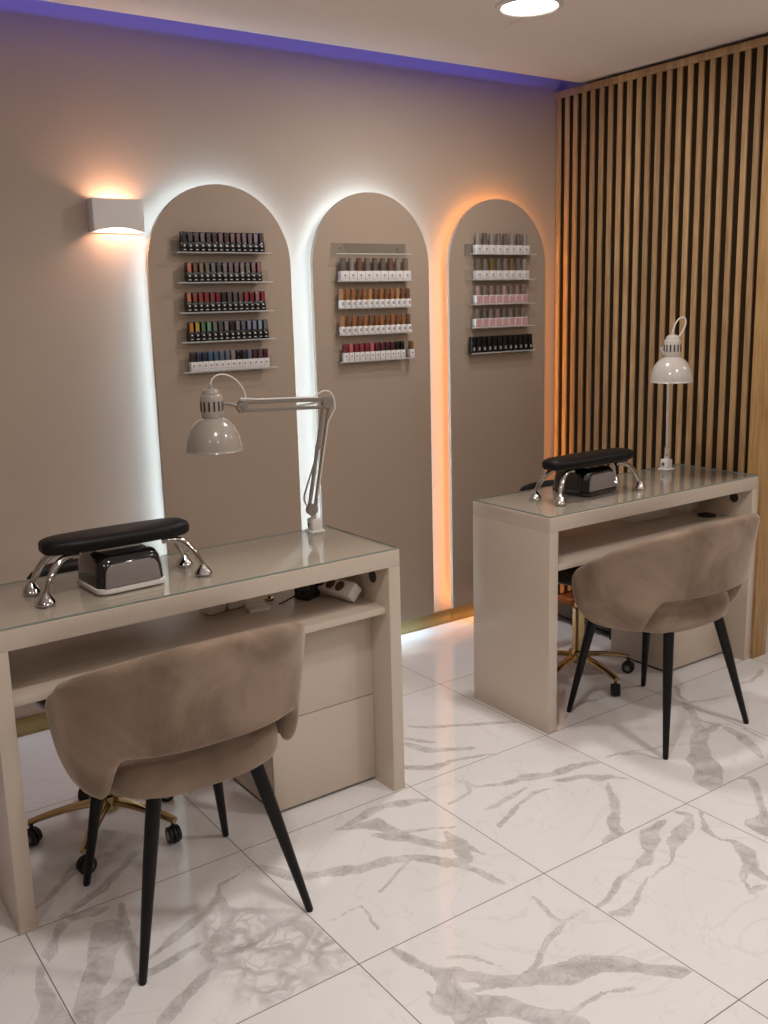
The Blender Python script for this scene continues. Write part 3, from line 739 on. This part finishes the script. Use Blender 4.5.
# low black trolley behind the right-hand desk with a few packets in it
t = thing('storage_trolley', 'low black trolley on the floor behind the desk by the slatted wall', 'trolley', (3.325, 3.010, 0))
for z in (.03, .27):
    tr = B().box(-.13, .13, -.21, .21, z, z+.006).box(-.13, -.124, -.21, .21, z, z+.07).box(.124, .13, -.21, .21, z, z+.07).box(-.13, .13, -.21, -.204, z, z+.07).box(-.13, .13, .204, .21, z, z+.07).done('tray', M_gloss, t)
for sx in (-1, 1):
    for sy in (-1, 1): B().box(sx*.125-.006, sx*.125+.006, sy*.205-.006, sy*.205+.006, 0, .35, .001).done('post', M_black, t)
o = B().box(-.06, .06, -.05, .05, 0, .075, .003).box(-.045, .045, -.051, .051, .02, .05, .001, 1).done('amber_lit_carton', [mat('amber_lit_card', (.55, .16, .04, 1), .5), M_white]); o.location = (3.29, 3.13, .0365)  # orange is the amber LED light, painted into the carton's colour
tag(o, 'white carton with amber LED light painted on, in the low black trolley', 'box')
o = B().lathe([(.02, 0), (.022, .003), (.022, .06), (.010, .075), (.010, .09), (.006, .092)], seg=20).done('white_bottle', M_white); o.location = (3.25, 3.03, .0365)
tag(o, 'small white bottle beside the amber-lit carton in the low black trolley', 'bottle')

# ------------------------------------------------------------------ polish shelves
YP = YW-.068                                    # face of the arched panels
ORD = ['first', 'second', 'third', 'fourth', 'fifth', 'sixth', 'seventh', 'eighth', 'ninth', 'tenth', 'eleventh', 'twelfth', 'thirteenth', 'fourteenth']
def acrylic_shelf(x0, x1, z, label, back=.045):
    xc = (x0+x1)/2; h = (x1-x0)/2
    t = thing('acrylic_shelf', label, 'shelf', (xc, YP, z), 0, 'clear acrylic polish shelves')
    B().box(-h, h, -.003, 0, -.003, back, .0005, seg=1).done('back_plate', M_acryl, t)
    B().box(-h, h, -.046, -.003, -.003, 0, .0004, seg=1).done('ledge', M_acryl, t)
    B().box(-h, h, -.049, -.046, -.003, .0025, .0004, seg=1).done('front_lip', M_acedge, t)
    for s in (-1, 1): B().lathe([(.0035, 0), (.0035, .0022), (.002, .003)], (s*(h-.045), -.003, back*.55), 12, 0, Matrix.Rotation(PI/2, 3, 'X')).done('screw', M_chrome, t)
cache = {}
def m_of(name, col, rough=.25, coat=.3):
    if name not in cache: cache[name] = mat(name.replace(' ', '_')+'_lacquer', col, rough, coat=coat)
    return cache[name]
M_bk = mat('bottle_black', (.008, .008, .009, 1), .18, coat=.3)
M_bw = mat('bottle_white', (.68, .66, .65, 1), .3)
M_bp = mat('bottle_pink_label', (.52, .30, .31, 1), .45)
M_mark = mat('print_grey', (.30, .29, .30, 1), .6)
M_markw = mat('print_white', (.62, .61, .60, 1), .6)
proto = {}
def bottle_parts(kind, cname, col):
    key = (kind, cname)
    if key in proto: return proto[key]
    mc = m_of(cname, col)
    def rec(nm, b, mats): o = b.done(nm, mats); me = o.data; bpy.data.objects.remove(o); return (nm, me)
    P = []
    if kind == 'black':
        b = B().box(-.0112, .0112, -.0112, .0112, 0, .0375, .002)
        b.prism([(0, .0285), (-.0042, .0235), (-.0018, .0205), (0, .0225), (.0018, .0205), (.0042, .0235)], lambda u, v, d: (u, d, v), -.0116, -.0110, m=1)
        b.box(-.0048, .0048, -.0116, -.011, .0085, .0115, m=1)
        P.append(rec('body', b, [M_bk, M_markw]))
        P.append(rec('cap', B().box(-.0098, .0098, -.0098, .0098, .0375, .074, .0015), M_bk))
        P.append(rec('colour_swatch', B().box(-.0070, .0070, -.0104, -.0098, .0385, .0710, .0002, seg=1), mc))
    elif kind == 'white':
        b = B().box(-.0115, .0115, -.0112, .0112, 0, .036, .0015)
        b.lathe([(.0048, .0110), (.0048, .0116)], (0, 0, .0215), 12, 1, Matrix.Rotation(PI/2, 3, 'X')).box(-.006, .006, -.0116, -.011, .008, .0098, m=1)
        P.append(rec('body', b, [M_bw, M_mark]))
        P.append(rec('cap', B().box(-.0085, .0085, -.0085, .0085, .036, .072, .002), mc))
    elif kind == 'round':
        b = B().lathe([(.0115, 0), (.0132, .002), (.0132, .028), (.011, .032), (.009, .033)], seg=20)
        b.box(-.005, .005, -.0137, -.0128, .012, .024, m=1)
        P.append(rec('body', b, [M_bw, M_mark]))
        P.append(rec('cap', B().lathe([(.0088, .033), (.0098, .034), (.0088, .074), (.0068, .076)], seg=16), mc))
    elif kind in ('wide', 'pink'):
        b = B().box(-.0188, .0188, -.014, .014, 0, .040, .0012)
        if kind == 'wide':
            b.lathe([(.0055, .0138), (.0055, .0144)], (0, 0, .022), 12, 1, Matrix.Rotation(PI/2, 3, 'X'))
            b.box(-.012, .012, -.0144, -.0138, .010, .0116, m=1)
            P.append(rec('body', b, [M_bw, M_mark]))
        else:
            P.append(rec('body', b, [M_bw, M_bp]))
            P.append(rec('label', B().box(-.0168, .0172, -.0145, -.014, .003, .037, .0002, seg=1), M_bp))
        h = .092 if kind == 'wide' else .080
        P.append(rec('cap', B().lathe([(.0115, .040), (.0125, .041), (.0115, h-.003), (.009, h)], seg=18), mc))
    elif kind == 'jet':
        b = B().box(-.0135, .0135, -.0125, .0125, 0, .034, .002).box(-.004, .006, -.0130, -.0124, .012, .026, m=1)
        P.append(rec('body', b, [M_bk, M_mark]))
        P.append(rec('cap', B().box(-.0115, .0115, -.0105, .0105, .034, .074, .0018), M_bk))
    proto[key] = P
    return P
def row(x0, x1, z, kind, cols, where, bodyword, capword, group, dy=0):
    n = len(cols)
    for k, (cn, cc) in enumerate(cols):
        xk = x0+(x1-x0)*k/(n-1) if n > 1 else x0
        place = ORD[k]+' from left' if k < n-1 else 'last on right'
        if n == 1: place = ''
        lb = f'{bodyword} polish bottle with {cn} {capword}, {place}, {where}'.replace(', , ', ', ')
        t = thing('polish_bottle', lb, 'nail polish', (xk, YP-.0245-dy, z), 0, group)
        for nm, me in bottle_parts(kind, cn, cc):
            o = bpy.data.objects.new(nm, me); COL.objects.link(o); o.parent = t
CC = {'charcoal': (45, 40, 42), 'smoky': (85, 78, 80), 'brown-grey': (95, 82, 80), 'stone grey': (125, 117, 118), 'plum': (88, 62, 72), 'mauve': (125, 98, 106), 'rosewood': (140, 104, 104),
      'lilac': (140, 126, 150), 'coral': (205, 110, 85), 'brown': (115, 80, 62), 'tan': (140, 112, 88), 'taupe': (120, 105, 96), 'sage': (110, 115, 108), 'rose': (165, 100, 105),
      'rust': (150, 66, 48), 'brick red': (145, 55, 50), 'red': (155, 42, 48), 'crimson': (140, 25, 42), 'orange': (205, 120, 25), 'yellow': (190, 160, 40), 'green': (75, 125, 75), 'pale green': (110, 150, 125),
      'slate blue': (85, 92, 115), 'lavender': (125, 122, 155), 'pale blue': (125, 150, 165), 'navy': (35, 45, 75), 'steel blue': (60, 85, 120), 'black': (18, 18, 20), 'burgundy': (75, 28, 42),
      'amber': (165, 95, 45), 'bronze': (130, 78, 42), 'honey': (185, 125, 70), 'smoked': (105, 92, 80), 'silver-grey': (140, 130, 120), 'pink': (190, 85, 95), 'cherry': (130, 30, 45), 'wine': (90, 30, 40), 'gold': (120, 90, 40), 'nude': (165, 130, 120)}
def CL(s):
    mute = lambda c: tuple(v+.22*(sum(c)/3*.95-v) for v in c)
    return [(n, lin(*mute(CC[n]))) for n in s.split(',')]
K = 1.0010
R_ = [1.718, 1.610, 1.5015, 1.394, 1.284]
W_ = ['top shelf', 'second shelf', 'middle shelf', 'fourth shelf', 'bottom shelf']
rows1 = ['charcoal,smoky,brown-grey,stone grey,smoky,plum,mauve,plum,rosewood,mauve,stone grey,mauve,lilac,smoky',
         'coral,brown,tan,taupe,sage,smoky,stone grey,taupe,mauve,stone grey,sage,rosewood,rose',
         'coral,rust,brick red,red,brick red,crimson,charcoal,smoky,brown-grey,brown,red,crimson,rose,red',
         'orange,yellow,green,pale green,sage,smoky,stone grey,charcoal,stone grey,slate blue,lavender,lavender,pale blue,sage',
         'charcoal,navy,navy,steel blue,steel blue,slate blue,slate blue,stone grey,black,charcoal,slate blue,burgundy,plum,burgundy']
xr1 = [(1.489, 1.806), (1.502, 1.790), (1.494, 1.800), (1.496, 1.806), (1.496, 1.803)]
for i in range(5):
    acrylic_shelf(1.456*K, 1.848*K, R_[i], f'clear acrylic {W_[i]} of the left arched panel, full of polish')
    row(xr1[i][0]*K+.006, xr1[i][1]*K+.006, R_[i]+.0005, 'black' if i < 4 else 'white', CL(rows1[i]), f'{W_[i]} of left arch', 'black' if i < 4 else 'white', 'cap label' if i < 4 else 'cap', f'polish bottles on the {W_[i]} of the left arch')
rows2 = ['smoked,silver-grey,brown,taupe,smoked,smoked,brown,silver-grey,taupe', 'honey,amber,amber,bronze,amber,honey,bronze,amber,bronze,amber,honey,bronze,brown', 'honey,bronze,amber,bronze,amber,bronze,bronze,amber,bronze,amber,bronze,amber,brown', 'cherry,pink,cherry,red,cherry,pink,wine,wine,burgundy,wine,black,black']
xr2 = [(2.182, 2.498), (2.168, 2.508), (2.168, 2.508), (2.178, 2.470)]
acrylic_shelf(2.143*K, 2.520*K, R_[0], 'clear empty acrylic shelf, topmost on the middle arched panel')
for i in range(4):
    acrylic_shelf(2.143*K, 2.520*K, R_[i+1], f'clear acrylic {W_[i+1]} of the middle arched panel, full of polish')
    row(xr2[i][0]*K+.003, xr2[i][1]*K+.002, R_[i+1]+.0005, ['wide', 'round', 'round', 'white'][i], CL(rows2[i]), f'{W_[i+1]} of middle arch', 'white', 'cap', f'polish bottles on the {W_[i+1]} of the middle arch')
row(2.515*K, 2.515*K, R_[4]+.0005, 'white', CL('gold'), 'standing apart at right end of bottom shelf, middle arch', 'white', 'cap', 'polish bottles on the bottom shelf of the middle arch', .008)
rows3 = ['silver-grey,smoked,silver-grey,taupe,smoked,silver-grey,smoked,silver-grey', 'smoked,taupe,gold,smoked,taupe,gold,smoked,silver-grey', 'nude,taupe,rosewood,taupe,nude,taupe,rosewood,taupe', 'taupe,smoked,taupe,rosewood,smoked,taupe,smoked,taupe', ','.join(['black']*12)]
xr3 = [(2.905, 3.190), (2.904, 3.188), (2.902, 3.182), (2.898, 3.179), (2.868, 3.220)]
for i in range(5):
    acrylic_shelf(2.846*K, 3.240*K, R_[i]+(.004 if i in (0, 3) else 0), f'clear acrylic {W_[i]} of the right arched panel, full of polish')
    row(xr3[i][0]*K, xr3[i][1]*K, R_[i]+(.004 if i in (0, 3) else 0)+.0005, ['wide', 'wide', 'pink', 'pink', 'jet'][i], CL(rows3[i]), f'{W_[i]} of right arch', ['white', 'white', 'pink-labelled', 'pink-labelled', 'all-black'][i], 'cap', f'polish bottles on the {W_[i]} of the right arch')

# ------------------------------------------------------------------ render look
w = bpy.data.worlds.new('world'); SC.world = w; w.use_nodes = True
w.node_tree.nodes['Background'].inputs[0].default_value = (.02, .02, .02, 1)
SC.view_settings.view_transform = 'Standard'; SC.view_settings.look = 'None'
SC.view_settings.gamma = 1; SC.view_settings.use_curve_mapping = False
SC.view_settings.exposure = EXPO
SC.cycles.use_denoising = True
SC.cycles.max_bounces = 10; SC.cycles.diffuse_bounces = 5; SC.cycles.glossy_bounces = 5; SC.cycles.transparent_max_bounces = 16
SC.cycles.caustics_reflective = False; SC.cycles.caustics_refractive = False
SC.cycles.sample_clamp_indirect = 6
